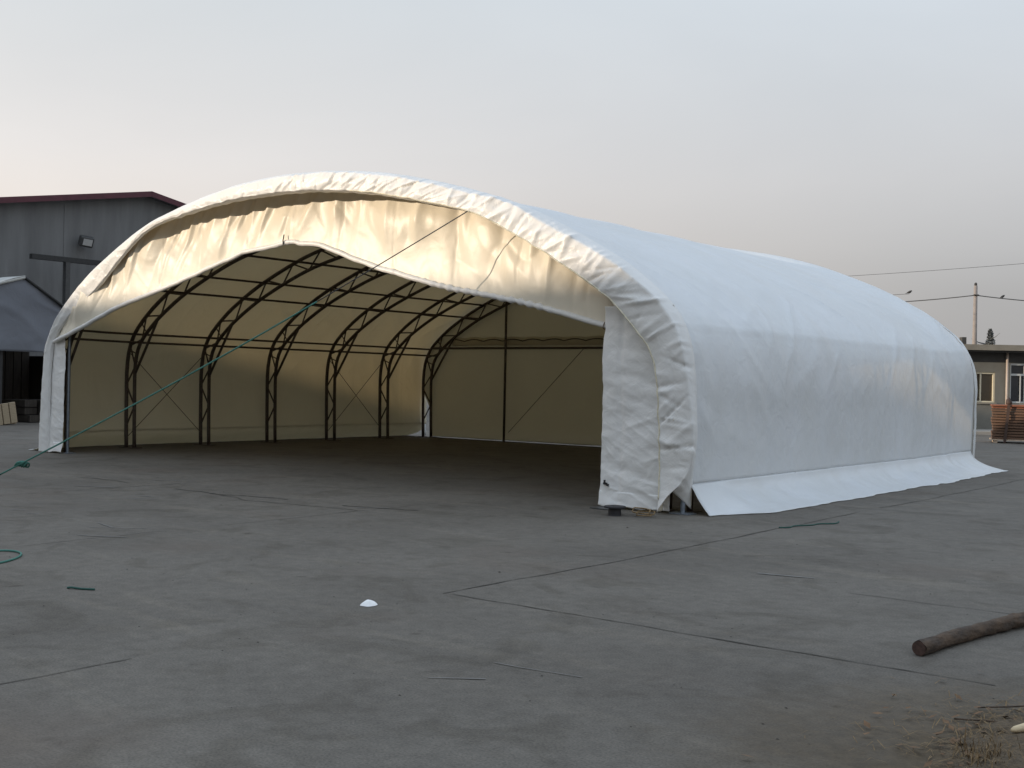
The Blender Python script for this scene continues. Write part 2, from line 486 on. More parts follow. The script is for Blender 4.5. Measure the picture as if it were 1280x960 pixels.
# --- front hood: sheet carried forward of the first frame, then a crumpled flap laced back
RIDGE = Curve( [(-7.17, -0.15, 0.01), (-7.12, -0.15, 1.06), (-7.07, -0.15, 1.54), (-6.98, -0.15, 2.19), (-6.47, -0.15, 2.83), (-5.49, -0.16, 3.5), (-3.53, -0.3, 4.27), (-1.92, -0.42, 4.58), (-0.53, -0.5, 4.77), (1.08, -0.55, 4.8), (2.15, -0.55, 4.71), (3.15, -0.55, 4.55), (4.34, -0.5, 4.25), (5.15, -0.45, 4.02), (5.75, -0.42, 3.69), (6.64, -0.38, 3.23), (7.27, -0.35, 2.77), (7.63, -0.32, 2.36), (7.75, -0.3, 2.02), (7.87, -0.25, 1.28), (7.88, -0.25, 0.65), (7.75, -0.3, 0.38), (7.64, -0.3, 0.30)] )
INNER = Curve( [(-6.92, -0.1, 0.01), (-6.93, -0.1, 1.06), (-6.9, -0.1, 1.79), (-6.74, -0.1, 2.32), (-6.25, -0.11, 2.73), (-5.24, -0.14, 3.26), (-3.5, -0.3, 4.2), (-1.91, -0.42, 4.46), (-0.5, -0.52, 4.56), (1.11, -0.57, 4.54), (2.35, -0.57, 4.41), (3.5, -0.57, 4.19), (4.51, -0.52, 3.94), (5.17, -0.46, 3.62), (5.82, -0.42, 3.26), (6.65, -0.38, 2.73), (7.04, -0.35, 2.34), (7.29, -0.32, 2.02), (7.38, -0.3, 1.62), (7.42, -0.28, 0.82), (7.44, -0.3, 0.17), (7.45, -0.35, 0.03)] )
rng = random.Random(3)
PLEATS = []
s_ = 0.
while s_ < 20:
    right = clamp((s_ - 8.5) / 3)
    PLEATS.append((s_, rng.uniform(.013, .042), rng.choice((-1, 1, 1)) * rng.uniform(.006, .022) * (.34 + .85 * right), rng.uniform(-.30, .40) - .22 * right, rng.uniform(-.2, 1.1), rng.uniform(.35, .9)))
    s_ += rng.uniform(.03, .26) * (1.25 - .65 * right)
def pleat(s_, v):
    d = 0.
    for c, w, a, k, vc, vw in PLEATS:
        x = (s_ - c - k * (v - .5)) / w
        if -3 < x < 3: d += a * math.exp(-abs(x) ** 1.4) * math.exp(-((v - vc) / vw) ** 2)
    return d
HL = RIDGE.len
def hood_fn(a, b):
    rdg = RIDGE(a); inn = INNER(a)
    u = lerp(.0, 1., a)
    s_ = a * HL
    # match the cover's edge by the same share of the arch
    cov, nrm = arch(lerp(U0 * .15, 1 - U0 * .15, a), .06, -.012)
    foot = sstep(0, .05, a) * sstep(0, .05, 1 - a)
    if b < .42:
        w = b / .42
        p = cov.lerp(rdg, w)
        p -= nrm * (.05 * math.sin(w * math.pi) * foot)
        pl = pleat(s_, .0) * w * w
        p -= nrm * (pl * .9 + .02 * w * nz(s_ * 1.6, w * 1.2, 4.))
    elif b < .90:
        w = (b - .42) / .48
        p = rdg.lerp(inn, w)
        bulge = (.010 + .012 * sstep(.35, .6, a)) * math.sin(w * math.pi)
        p.y -= bulge
        d = pleat(s_, w)
        p.y -= d * (1.0 + .5 * math.sin(w * math.pi)) + .016 * nz(s_ * 3., w * 2., 14.)
        p -= nrm * (pleat(s_, 0.) * .9 * (1 - w) ** 2 + .02 * nz(s_ * 1.6, 1.2, 4.) * (1 - w) ** 2)
        p += nrm * .014 * nz(s_ * 5., 3.) * w
    else:
        w = (b - .90) / .10
        p = inn.copy(); p += nrm * (.014 * nz(s_ * 5., 3.) + .015 * w)
        p.y += (.05 + .11 * sstep(.3, .5, a)) * w - pleat(s_, 1.) * (1 - w)
    p.z = max(p.z, .012)
    return p
MB().grid(hood_fn, 760, 40).build('hood', None, tent, smooth=True, face=FRONT, solid=.005, mats=[M['pvc_hood'], M['pvc_valance']])['label'] = 'crumpled white hood over the open front'

MB().tube([hood_fn(lerp(.60, .992, i / 200), .885) + Vector((0, -.004, 0)) for i in range(201)], .009, 6).build('seam_cord', M['seam'], tent, smooth=True)
# --- valance under the hood: sun-tinted cloth with a rolled lower edge
VB = Curve([(-6.74, .0, 2.245), (-5.6, .0, 2.57), (-4.64, .0, 2.865), (-3.6, 0, 3.10), (-2.67, .0, 3.33), (-1.9, 0, 3.53), (-1.12, .0, 3.715), (-.98, 0, 3.75), (-.2, 0, 3.815), (.05, 0, 3.85),
            (.3, 0, 3.85), (.42, .0, 3.815), (.75, .0, 3.79), (.95, 0, 3.75), (1.5, 0, 3.565), (2.15, .0, 3.36), (2.8, 0, 3.19), (3.48, .0, 3.02), (4.1, 0, 2.90), (4.84, .0, 2.77), (5.67, .0, 2.58), (6.45, .0, 2.385), (6.95, 0, 2.33)])
def top_z(x):
    x0 = x - front_shift(x, .1)
    best = None
    lo, hi = (0., .5) if x0 < 0 else (.5, 1.)
    for _ in range(30):
        m = (lo + hi) / 2
        if PRO(m).x < x0: lo = m
        else: hi = m
    return PRO(lo).z - .07
rngv = random.Random(11)
VF = []
x = -6.5
while x < 7:
    left = x < 1.2
    VF.append((x, rngv.uniform(.04, .12), rngv.choice((-1, 1)) * rngv.uniform(.035, .085), rngv.uniform(.25, .75) if left else rngv.uniform(-.12, .16), rngv.uniform(.45, 1.3)))
    x += rngv.uniform(.14, .5) if left else rngv.uniform(.3, .75)
SEAM = [-5.6, -4.4, -3.3, -2.2, -.9, .25, 1.35, 2.55, 3.75, 4.95, 6.1]
def val_fn(a, b):
    bt = VB(a); x = bt.x
    tz = max(top_z(x), bt.z + .02)
    z = lerp(tz, bt.z, b)
    h = tz - bt.z
    y = lerp(.10, .0, b) - .15 * (1 - sstep(-4.5, -2.0, x)) * (1 - .45 * b)
    drop = tz - z
    d = 0.
    for c, w, amp, skew, reach in VF:
        t = (x - c + skew * drop) / (w * (1 + .5 * b))
        if -3 < t < 3: d += amp * math.exp(-abs(t) ** 1.5) * math.exp(-(drop / reach) ** 2) * (.3 + .7 * sstep(0, .12, drop))
    d += .13 * nz(x * .8, z * 1.1, 2.) * math.sin(b * math.pi)
    d += .035 * nz(x * 2.6 + z, z * 1.6, 7.) * math.sin(b * math.pi)
    d -= .035 * math.sin(math.pi * b) * (h / 1.2)
    d += .024 * ridge(x * 1.1 + drop * (1.1 if x < 1 else -.5), z * .7 - x * .3, 33., 7.) * sstep(0, .2, b) * (1 - b) ** .6
    d -= .010 * ridge(x * 1.7 - drop * .8 + 7, z * 1.3, 53., 8.) * sstep(.05, .4, b) * (1 - b) ** .5
    for c in SEAM: d += .012 * math.exp(-((x - c - .03 * math.sin(z * 6 + c)) / .02) ** 2)
    d += .02 * nz(x * 6., 4., 1.) * math.exp(-((1 - b) / .12) ** 2) * (1 if x > 1 else .4)
    return (x, y + d * (1 - .6 * b ** 6), z)
val = MB().grid(val_fn, 420, 48, flip=True).build('valance', None, tent, smooth=True, face=FRONT, solid=.005, mats=[M['pvc_valance'], M['pvc_valance']])
val['label'] = 'gathered sun-tinted cream curtain across the top of the opening'
hem = MB(); pts = []; rs = []
K = 420
for i in range(K + 1):
    a = i / K; p = VB(a); lace = sstep(.62, .75, a)
    knot = max([math.exp(-((p.x - c) / .05) ** 2) for c in (-4.4, -2.2, .25, 1.35, 3.2, 4.95)])
    pts.append((p.x, -.012 - .095 * (1 - sstep(-4.3, -1.9, p.x)) + .006 * nz(p.x * 4, 2.), p.z - .01 + .010 * nz(p.x * 3.3, 7.)))
    rs.append(.042 * (1 + .16 * nz(p.x * 5, 1.) + .22 * lace * math.sin(p.x * 38) * max(0, nz(p.x * .9, 3.) + .25) * 2 + .3 * knot * nz(p.x * 30, 3.)))
hm = hem.tube(pts, rs, 10).build('rolled_hem', M['pvc_hood'], val, smooth=True)
tie = MB()
for c in (.06,):
    z = VB(.52).z
    p = min((VB(i / 200) for i in range(201)), key=lambda q: abs(q.x - c))
    tie.tube([(c, -.06, p.z - .05), (c + .01, -.075, p.z + .03), (c + .015, -.06, p.z + .12)], .010, 6)
tie.build('hem_tie', M['rubber'], val)
lace = MB()
for i in range(13):
    x = 6.42 + i * .042
    p = min((VB(k / 400) for k in range(401)), key=lambda q: abs(q.x - x))
    ring = [(x + .018 * math.sin(t * math.pi / 6), -.012 - .052 * math.cos(t * math.pi / 6), p.z - .01 + .052 * math.sin(t * math.pi / 6)) for t in range(13)]
    lace.tube(ring, .006, 5)
lace.build('hem_lacing', M['straw'], val)

# --- front return panels left and right of the opening
def panel(sgn):
    if sgn > 0: x0, x1, zt, y0 = 6.47, 7.52, 2.62, -.12
    else: x0, x1, zt, y0 = -6.47, -7.02, 2.42, -.02
    def fn(a, b):
        z = lerp(.012, zt, b)
        ed = x0 + sgn * (.018 * nz(z * 2.3, 4.) + .012 * nz(z * 8, 1.))
        if sgn < 0: ed -= .10 * (1 - b) * 0
        x = lerp(ed, x1, a)
        if z < .2: z += .028 * (nz(x * 4, 9.) + .6) * (1 - b) ** 2
        y = y0 - .03 * math.sin(a * math.pi)
        amp = 1.25 if sgn > 0 else .7
        y += amp * (.026 * nz(x * 1.1 + 3, z * 1.7 - x * .7, 2.) + .017 * nz(x * 1.0, z * 4.6 + x * 1.1, 5.) + .006 * nz(x * 5, z * 9, 15.))
        y -= amp * .010 * ridge(x * .7 + z * .3, z * 3.1 - x * .9, 12., 4.) * sstep(-.2, .5, nz(x * 1.3, z * 1.2, 77.))
        y -= amp * .010 * ridge(x * 1.2 + 3, z * 5.2 + x * 2.2, 32., 4.) * (1 - b) ** 1.5
        y += .02 * math.exp(-((a - .28) / .05) ** 2) * (1 if sgn > 0 else 0)
        y -= .05 * (1 - b) ** 8
        return (x, y, z)
    m = MB().grid(fn, 90, 170, flip=sgn < 0)
    o = m.build('door_panel', None, tent, smooth=True, face=FRONT, solid=.005, mats=[M['pvc_hood'], M['pvc_in']])
    return o
panel(1)['label'] = 'crinkled white return panel by the right leg'
panel(-1)['label'] = 'white return panel by the left leg'
tg = MB().box((6.545, -.19, .30), (6.60, -.165, .325)).box((6.56, -.20, .325), (6.575, -.17, .36)).box((6.60, -.195, .285), (6.625, -.17, .31))
tg.build('toggle', M['rubber'], tent)

# --- back wall
def back_fn(a, b):
    u = lerp(0., 1., a); p, nrm = arch(u, LEN - .03, .03)
    z = p.z * b
    y = LEN - .03 + .02 * nz(p.x * .8, z * .9, 3.) + .012 * nz(p.x * 2.3, z * .7, 8.)
    y += .05 * math.exp(-(z / .18) ** 2)
    z = max(z, .022 + .016 * nz(p.x, 2.))
    x = p.x
    if x < -7.05 and z < 1.6: x = lerp(x, max(x, -7.42), 1 - sstep(.7, 1.4, z))
    return (x, y, z)
MB().grid(back_fn, 160, 60).build('back_wall', None, tent, smooth=True, face=FRONT, solid=.006, mats=[M['pvc_in'], M['pvc']])
lip = MB().grid(lambda a, b: (lambda pn: pn[0] - pn[1] * (.035 + .02 * nz(a * 40, b * 2)) + Vector((0, b * .14 - .06, 0)))(arch(lerp(U0 * .1, 1 - U0 * .1, a), LEN + .08, -.01)), 200, 6)
lip.build('back_hood', None, tent, smooth=True, face=OUTW, solid=.006, mats=[M['pvc'], M['pvc']])
sc = MB()                                                        # lacing flap of the back wall over its cross bar
def flap_fn(a, b):
    x = lerp(-6.6, 6.6, a); z = 2.60 + .22 * b
    z -= .035 * abs(math.sin(x * 5.2)) * (1 - b) * 0
    if b > .98: z += .045 * abs(math.sin(x * 4.6)) - .02
    return (x, LEN - .075 - .012 * math.sin(b * 3.14) + .008 * nz(x * 6, b * 3), z)
MB().grid(flap_fn, 220, 6).build('lacing_flap', None, tent, smooth=True, face=FRONT, solid=.004, mats=[M['pvc_in'], M['pvc_in']])

MB().tube([(lerp(-6.5, 6.5, i / 260), LEN - .085, 2.72 + .05 * abs(math.sin(lerp(-6.5, 6.5, i / 260) * 4.6))) for i in range(261)], .014, 5).build('lacing_shade_line', M['steel'], tent)  # dark wavy tube stands in for the shading along the laced scallops
# --- seven truss frames
IN_O, IN_I = .10, .40
def chord_pts(y, inset, n=90, ztop=None):
    out = []
    for i in range(n + 1):
        p, _ = arch(i / n, y, inset); p.z = max(p.z, .0); out.append(p)
    return out
def make_rib(y):
    r = empty('truss_frame', (0, 0, 0)); r.parent = tent
    MB().tube(chord_pts(y, IN_O), .042, 8).build('outer_chord', M['steel'], r, smooth=True)
    MB().tube(chord_pts(y, IN_I), .040, 8).build('inner_chord', M['steel'], r, smooth=True)
    web = MB()
    k = 46; U = [i / k for i in range(k + 1)]
    for i in range(1, k):
        a, _ = arch(U[i], y, IN_O if i % 2 else IN_I); b, _ = arch(U[i + 1] if i + 1 <= k else 1, y, IN_I if i % 2 else IN_O)
        if a.z < .06 or b.z < .06: continue
        web.tube([a, b], .019, 5)
    for u in (u_at_s(2.2), u_at_s(3.0)):
        for v in (u, 1 - u):
            web.tube([arch(v, y, IN_O)[0], arch(v, y, IN_I)[0]], .014, 5)
    web.build('web_bracing', M['steel'], r)
    for sgn in (0, 1):                                           # knee brace, straight across the bend
        a = u_at_s(1.62); b = u_at_s(3.55)
        pa, _ = arch(a if sgn == 0 else 1 - a, y, IN_I); pb, _ = arch(b if sgn == 0 else 1 - b, y, IN_I)
        MB().tube([pa, pb], .030, 7).build('knee_brace', M['steel'], r, smooth=True)
        c, _ = arch(0 if sgn == 0 else 1, y, .25)
        MB().box((c.x - .27, y - .11, .002), (c.x + .27, y + .11, .014)).build('base_plate', M['steel'], r)
    return r
for y in RIB_Y: make_rib(y)

# --- purlins: pairs of tubes along the tent
for so_, si_ in ((2.62, 2.62), (4.95, 4.70), (7.1, 6.84), (9.4, 9.15)):
    for inset, so in ((IN_O, so_), (IN_I, si_)):
        u = u_at_s(so)
        for uu in (u, 1 - u):
            MB().tube([arch(uu, lerp(.25, 11.9, i / 24), inset)[0] + Vector((0, 0, .0)) for i in range(25)], .025, 7).build('purlin', M['steel'], tent, smooth=True)
# --- back wall posts, cross bar, cables
for x in (-4.62, 0., 4.62):
    zt = top_z(x) - .05
    MB().tube([(x, 11.84, 0), (x, 11.84, zt)], .034, 8).build('wind_post', M['steel'], tent, smooth=True)
MB().tube([(-7.25, 11.86, 2.53), (7.1, 11.86, 2.53)], .032, 8).build('cross_bar', M['steel'], tent, smooth=True)
MB().tube([(-4.5, 11.88, .25), (-2.1, 11.88, 2.5)], .008, 5).build('brace_cable', M['steel'], tent)
MB().tube([(4.5, 11.88, .25), (2.1, 11.88, 2.5)], .008, 5).build('brace_cable', M['steel'], tent)
for a, b in ((1, 2), (4, 5)):
    for sx in (-1, 1):
        xx = sx * 7.55
        MB().tube([(xx, RIB_Y[a], .25), (xx, RIB_Y[b], 2.1)], .008, 5).build('brace_cable', M['steel'], tent)
        MB().tube([(xx, RIB_Y[b], .25), (xx, RIB_Y[a], 2.1)], .008, 5).build('brace_cable', M['steel'], tent)
# --- galvanised posts at the sides of the opening
for x, yy in ((-6.52, .10), (7.66, -.06)):
    h = 2.4 if x < 0 else .9
    MB().tube([(x, yy, 0), (x, yy, h)], .032, 10).box((x - .14, yy - .1, .002), (x + .14, yy + .1, .016)).build('front_post', M['galv'], tent, smooth=False)

# ------------------------------------------------------------------ ropes and small things on the yard
rope = empty('guy_rope', (-2.1, -3.68, 0))
tag(rope, 'long green rope running from the tent hood down across the opening to the ground', 'rope')
def rel(p, o): return Vector(p) - Vector(o)
A = Vector((4.46, -.56, 3.96)); B = Vector((-2.13, -3.70, .03))
pts = []
for i in range(61):
    t = i / 60; p = A.lerp(B, t); p.z -= .10 * math.sin(math.pi * t); pts.append(rel(p, rope.location))
MB().tube(pts[:19], .008, 7).build('silhouetted_strand', M['wire'], rope, smooth=True)  # same rope; its silhouette darkness against bright cloth is put into the colour
MB().tube(pts[18:], .0125, 8).build('strand', M['rope'], rope, smooth=True)
kn = MB()
for k in range(5):
    c = pts[-4] + Vector((.03 * k - .06, .02 * k, .01 * math.sin(k)))
    kn.tube([c + Vector((.05 * math.cos(t * .7 + k), .05 * math.sin(t * .7 + k) * .7, .04 * math.sin(t * .9 + k * 1.3))) for t in range(10)], .013, 6)
kn.build('knot', M['rope'], rope, smooth=True)
MB().tube([rel((-2.16, -3.72, .16), rope.location), rel((-2.1, -3.69, -.1), rope.location)], .018, 8).build('peg', M['pipe_dark'], rope)

def ground_rope(name, pts, r, mat, label, cat='rope'):
    c = Curve([(x, y, r + z) for x, y, z in pts])
    o = MB().tube([c(i / 60) for i in range(61)], r, 7).build(name, mat, None, smooth=True)
    return tag(o, label, cat)
lp = []
for i in range(17):
    t = i / 16 * 2 * math.pi * .96
    # a loop lying flat, partly outside the picture
    lp.append((5.62 - .36 + .44 * math.cos(t) * .75 + .2 * math.sin(t) * .5, -7.78 - .32 * math.cos(t) * .9 + .26 * math.sin(t), .004 * i / 16))
ground_rope('rope_loop', lp, .009, M['rope'], 'green rope loop lying flat on the concrete at the left')
ground_rope('rope_offcut', [(6.99, -8.05, 0), (7.02, -8.035, .004), (7.10, -8.0, 0), (7.19, -7.95, 0)], .008, M['rope_dark'], 'short dark green rope offcut on the concrete near the loop')
ground_rope('rope_tail', [(9.16, -.50, 0), (9.24, -.40, 0), (9.22, -.22, 0), (9.33, .02, 0), (9.34, .2, 0), (9.46, .38, 0), (9.42, .6, 0)], .008, M['rope_dark'], 'dark green rope tail trailing on the concrete beside the tent skirt')
def coil():
    c = []
    for i in range(40):
        t = i / 39 * 2 * math.pi * 1.9
        c.append((7.42 + (.13 + .01 * math.sin(t * 3)) * math.cos(t) + .01 * t, -.70 + .10 * math.sin(t), .03 + .02 * math.sin(t * .5) + .035 * (math.sin(t) > .2)))
    return c
ground_rope('cord_coil', coil(), .009, M['straw'], 'small tan cord coil at the foot of the white panel', 'cord')

# black flanged block, beside the foot of the right panel
sp = empty('rubber_block', (7.165, -.855, 0))
tag(sp, 'small black flanged block standing beside the foot of the white panel', 'block')
def lathe(prof, k=20):
    m = MB()
    for r_, z in prof:
        for i in range(k):
            a = 2 * math.pi * i / k; m.v.append(Vector((r_ * math.cos(a), r_ * math.sin(a), z)))
    for q in range(len(prof) - 1):
        for i in range(k):
            a = q * k + i; b = q * k + (i + 1) % k; m.f.append([a, b, b + k, a + k])
    m.f.append(list(range(k))[::-1]); m.f.append([(len(prof) - 1) * k + i for i in range(k)])
    return m
lathe([(.085, 0), (.082, .01), (.078, .09), (.078, .095)]).build('barrel', M['rubber'], sp)
lathe([(.13, .0955), (.135, .100), (.135, .112), (.128, .118)]).build('flange', M['rubber'], sp)
bp = MB().box((6.50, -.42, .003), (6.85, -.15, .016))
tag(bp.build('steel_plate', M['lamp_metal'], None, bevel=.003), 'flat dark steel plate under the edge of the white panel', 'plate')

# white scrap
m = MB()
def scrap_fn(a, b):
    r_ = b; t = a * 2 * math.pi
    rr = (.062 + .012 * nz(math.cos(t) * 1.5, math.sin(t) * 1.5)) * r_
    z = .034 * (1 - r_ ** 2) * (1 + .4 * nz(math.cos(t) * r_ * 2, math.sin(t) * r_ * 2, 5.)) + .004
    return (9.05 + rr * math.cos(t), -6.96 + rr * math.sin(t), z)
tag(MB().grid(scrap_fn, 26, 8).build('foam_scrap', M['paper'], None, smooth=False), 'small white domed scrap lying alone on the concrete', 'scrap')

# log
lg = empty('log', (12.45, -5.73, 0)); LOG0 = lg.location.copy()
tag(lg, 'dark round log lying on the concrete at the right edge', 'log')
LC = Curve([(12.445, -5.755, .062), (12.50, -5.30, .060), (12.585, -4.80, .062), (12.72, -4.25, .07), (12.93, -3.55, .075), (13.15, -2.9, .072)])
pts = []; rs = []
for i in range(91):
    t = i / 90; p = LC(t); pts.append(rel(p - Vector((0, 0, .014)), lg.location)); rs.append(.045 * (1 + .09 * nz(t * 14, 1.) + .07 * nz(t * 42, 5.)) * (1 + .15 * t))
lm = MB().tube(pts, rs, 18, caps=False)
for k, v in enumerate(lm.v):
    v += Vector((nz(v.x * 25, v.y * 9, v.z * 25), 0, nz(v.x * 25, v.y * 9, v.z * 25 + 7))) * .008
    v.z = max(v.z, .002)
lm.build('bark', M['bark'], lg, smooth=True)
e = MB(); c = pts[0]; t = (pts[1] - pts[0]).normalized(); s1 = t.cross(Vector((0, 0, 1))).normalized(); s2 = s1.cross(t)
ring = [c + (s1 * math.cos(q * .35) + s2 * math.sin(q * .35)) * rs[0] * .97 * (1 + .05 * nz(q * .9, 3.)) - t * .006 for q in range(18)]
e.poly(ring); e.poly([p + t * .02 for p in ring]); e.build('cut_end', M['cutwood'], lg)

lg.location = LOG0 + Vector((.10, -.045, 0))

# weeds, straw and litter in the corner, each patch one countless mass
def straw_patch():
    m = MB(); rg = random.Random(5)
    def blade(x, y, z, L, az, el, w):
        d = Vector((math.cos(az) * math.cos(el), math.sin(az) * math.cos(el), math.sin(el)))
        s1 = d.cross(Vector((0, 0, 1))).normalized() * w
        p0 = Vector((x, y, z)); p1 = p0 + d * L * .55; p2 = p1 + (d + Vector((rg.uniform(-.3, .3), rg.uniform(-.3, .3), -.6))).normalized() * L * .45
        p2.z = max(p2.z, .006)
        n = len(m.v)
        m.v += [p0 - s1, p0 + s1, p1 + s1 * .8, p1 - s1 * .8, p2]
        m.f += [[n, n + 1, n + 2, n + 3], [n + 3, n + 2, n + 4]]
    for k in range(2600):
        a = rg.uniform(0, 6.28); r_ = abs(rg.gauss(0, .36))
        x = 13.64 + r_ * math.cos(a); y = -7.17 + r_ * 1.3 * math.sin(a)
        blade(x, y, .008, rg.uniform(.04, .16), rg.uniform(0, 6.28), rg.uniform(.0, .5), rg.uniform(.0012, .0026))
    for cx_, cy_, nn, h in ((13.78, -6.45, 150, .20), (13.95, -6.05, 150, .22), (13.62, -7.55, 120, .13), (13.9, -7.0, 170, .2), (13.58, -7.35, 90, .09), (13.75, -6.75, 90, .14)):
        for k in range(nn):
            a = rg.uniform(0, 6.28)
            blade(cx_ - .14 + rg.gauss(0, .07), cy_ - .11 + rg.gauss(0, .09), .004, h * rg.uniform(.4, 1.1), a, rg.uniform(.5, 1.5), rg.uniform(.0014, .0034))
    return m
tag(straw_patch().build('dry_grass', M['straw'], None, fixn=False), 'dry straw coloured weeds and litter on soil in the right corner', 'weeds', kind='stuff')
lv = MB(); rg = random.Random(9)
for k in range(420):
    a = rg.uniform(0, 6.28); r_ = abs(rg.gauss(0, .4)); x = 13.64 + r_ * math.cos(a); y = -7.22 + r_ * 1.35 * math.sin(a)
    s = rg.uniform(.01, .03); q = rg.uniform(0, 6.28); d = Vector((math.cos(q), math.sin(q), rg.uniform(-.1, .5))) * s; e_ = Vector((-math.sin(q), math.cos(q), rg.uniform(-.2, .4))) * s * .6
    c = Vector((x, y, .012 + s * .4))
    lv.poly([c - d, c + e_, c + d, c - e_])
tag(lv.build('leaf_litter', M['leafdry'], None, fixn=False), 'brown leaf litter scattered over the soil in the right corner', 'litter', kind='stuff')
so = MB()
def soil_fn(a, b):
    t = a * 2 * math.pi; r_ = (.62 + .18 * nz(math.cos(t) * 1.7, math.sin(t) * 1.7, 3.)) * b
    x = 13.82 + r_ * math.cos(t); y = -7.37 + 1.35 * r_ * math.sin(t)
    z = .055 * (1 - b * b) * (1 + .7 * nz(x * 6, y * 6, 1.)) + .012 * nz(x * 22, y * 22, 3.) * (1 - b)
    return (x, y, z + .001)
tag(so.grid(soil_fn, 60, 26).build('soil', M['soil'], None, smooth=True), kind='structure')
wc = MB()
for i in range(1):
    Mx = Matrix.Translation((13.455, -7.19, .05)) @ Matrix.Rotation(R(48), 4, 'Z') @ Matrix.Rotation(R(-8), 4, 'Y')
    wc.tube([Mx @ Vector((x, .004 * math.sin(x * 20), 0)) for x in (-.02, 0, .06, .13, .2, .27)], [.008, .016, .021, .022, .02, .018], 9)
tag(wc.build('wood_scrap', M['palewood'], None, smooth=True), 'pale split piece of wood among the weeds in the right corner', 'wood')
tw = MB()
for a, b in (((13.25, -6.72, .012), (13.62, -6.42, .03)), ((13.22, -7.0, .01), (13.5, -6.9, .02)), ((13.4, -7.4, .02), (13.62, -7.28, .03))):
    tw.tube([Vector(a).lerp(Vector(b), t / 6) + Vector((-.08, -.06, 0)) + Vector((0, 0, .008 * nz(t * 1.3, a[0]))) for t in range(7)], .004, 5)
tag(tw.build('twig_litter', M['bark'], None), 'dark twigs lying flat across the soil stain in the right corner', 'litter', kind='stuff')
pb = MB(); rg = random.Random(21)
for k in range(260):
    x = rg.uniform(1, 14); y = rg.uniform(-9.5, -1); s = rg.uniform(.0025, .007) * (1.9 if k % 23 == 0 else 1)
    n0 = len(pb.v)
    for q in range(5):
        a = q * 1.257 + rg.uniform(-.2, .2); pb.v.append(Vector((x + s * 1.5 * math.cos(a), y + s * math.sin(a), .001)))
    pb.v.append(Vector((x, y, s * .9)))
    for q in range(5): pb.f.append([n0 + q, n0 + (q + 1) % 5, n0 + 5])
tag(pb.build('gravel_grains', M['joint'], None), 'tiny dark grit scattered over the concrete yard', 'grit', kind='stuff')

# ------------------------------------------------------------------ LEFT: warehouse, steel post, tarpaulin shelter
wh = empty('warehouse', (-26, 15, 0))
tag(wh, 'grey gabled warehouse with maroon roof edge behind the left leg of the tent', 'warehouse')
X = 0.
def gz(y): return 8.86 - abs(y - .12) * .175
pts = [(0, -16, 0), (0, -16, gz(-16)), (0, .12, gz(.12)), (0, 16, gz(16)), (0, 16, 0)]
def clad(a, b):
    y = lerp(-16, 16, a); z = gz(y) * b
    return (.012 * math.sin(y * 20) , y, z)
MB().prism(pts, (-22, 0, 0)).build('wall', M['wall_grey'], wh)
for sg in (-1, 1):
    y1 = sg * 16.3
    MB().prism([(.42, .12, gz(.12) + .03), (.42, y1, gz(y1) + .03), (.42, y1, gz(y1) + .15), (.42, .12, gz(.12) + .15)], (-22.8, 0, 0)).build('roof', M['roof_sheet'], wh)
    MB().prism([(.45, .125 * 1 if sg > 0 else .115, gz(.12) - .05), (.45, y1, gz(y1) - .05), (.45, y1, gz(y1) + .17), (.45, .125 if sg > 0 else .115, gz(.12) + .17)], (-.026, 0, 0)).build('roof_trim', M['roof_red'], wh)
for yy in (-3.4, 1.9, -8.5): MB().box((.0, yy - .05, 0), (.025, yy + .05, gz(yy) - .2)).build('cladding_joint', M['wall_grey'], wh)
lamp = MB().tube([(.02, -2.72, 6.68), (.3, -2.72, 6.78)], .035, 8); lampo = lamp.build('wall_lamp', M['lamp_metal'], wh)
Lm = Matrix.Translation((.36, -2.72, 6.70)) @ Matrix.Rotation(R(22), 4, 'Y') @ Matrix.Rotation(R(-18), 4, 'Z')
MB().box((-.16, -.26, -.20), (.14, .26, .20), Lm).build('lamp_housing', M['lamp_metal'], lampo, bevel=.05)
MB().box((.141, -.14, -.12), (.150, .20, .13), Lm).build('lamp_lens', M['lamp_lens'], lampo)

pf = empty('steel_post', (-24.6, 10.8, 0))
tag(pf, 'dark steel post with a long crossbeam in front of the grey warehouse', 'post')
MB().box((-.1, -1.35, 5.72), (.1, 4.5, 5.9)).build('beam', M['pipe_dark'], pf)
MB().box((-.09, -.02, 0), (.09, .16, 5.72)).build('post', M['lamp_metal'], pf)
MB().box((-.09, 3.9, 0), (.09, 4.08, 5.72)).build('post', M['lamp_metal'], pf)

sh = empty('tarpaulin_shelter', (-20, 5.9, 0))
tag(sh, 'grey blue tarpaulin shelter open at the bottom, left of the white tent', 'shelter')
def sgz(y): return 4.62 - abs(y - .72) * .62 if y > .72 else 4.62 - (.72 - y) * .30
def tarp_fn(a, b):
    y = lerp(-7, 3.2, a); zt = sgz(y); z = lerp(2.27, zt, b)
    x = .06 * nz(y * .9, z * .9, 4.) + .05 * ridge(y * .5 + z * .6, z * .8, 9., 3.)
    return (x, y, z)
MB().grid(tarp_fn, 90, 30).build('gable_tarp', None, sh, smooth=True, solid=.01, mats=[M['tarp_blue'], M['tarp_blue']])
def roof_l(a, b):
    y = lerp(.72, -7, a); z = sgz(y) + .03
    return (lerp(.12, -9, b), y, z + .05 * nz(y, b * 8))
MB().grid(roof_l, 20, 20).build('roof_tarp', None, sh, smooth=True, solid=.01, mats=[M['tarp_pale'], M['tarp_pale']])
def roof_r(a, b):
    y = lerp(.72, 3.4, a); z = sgz(y) + .03
    return (lerp(.10, -9, b), y, z + .05 * nz(y, b * 8))
MB().grid(roof_r, 20, 20).build('roof_tarp', None, sh, smooth=True, solid=.01, mats=[M['tarp_blue'], M['tarp_blue']])
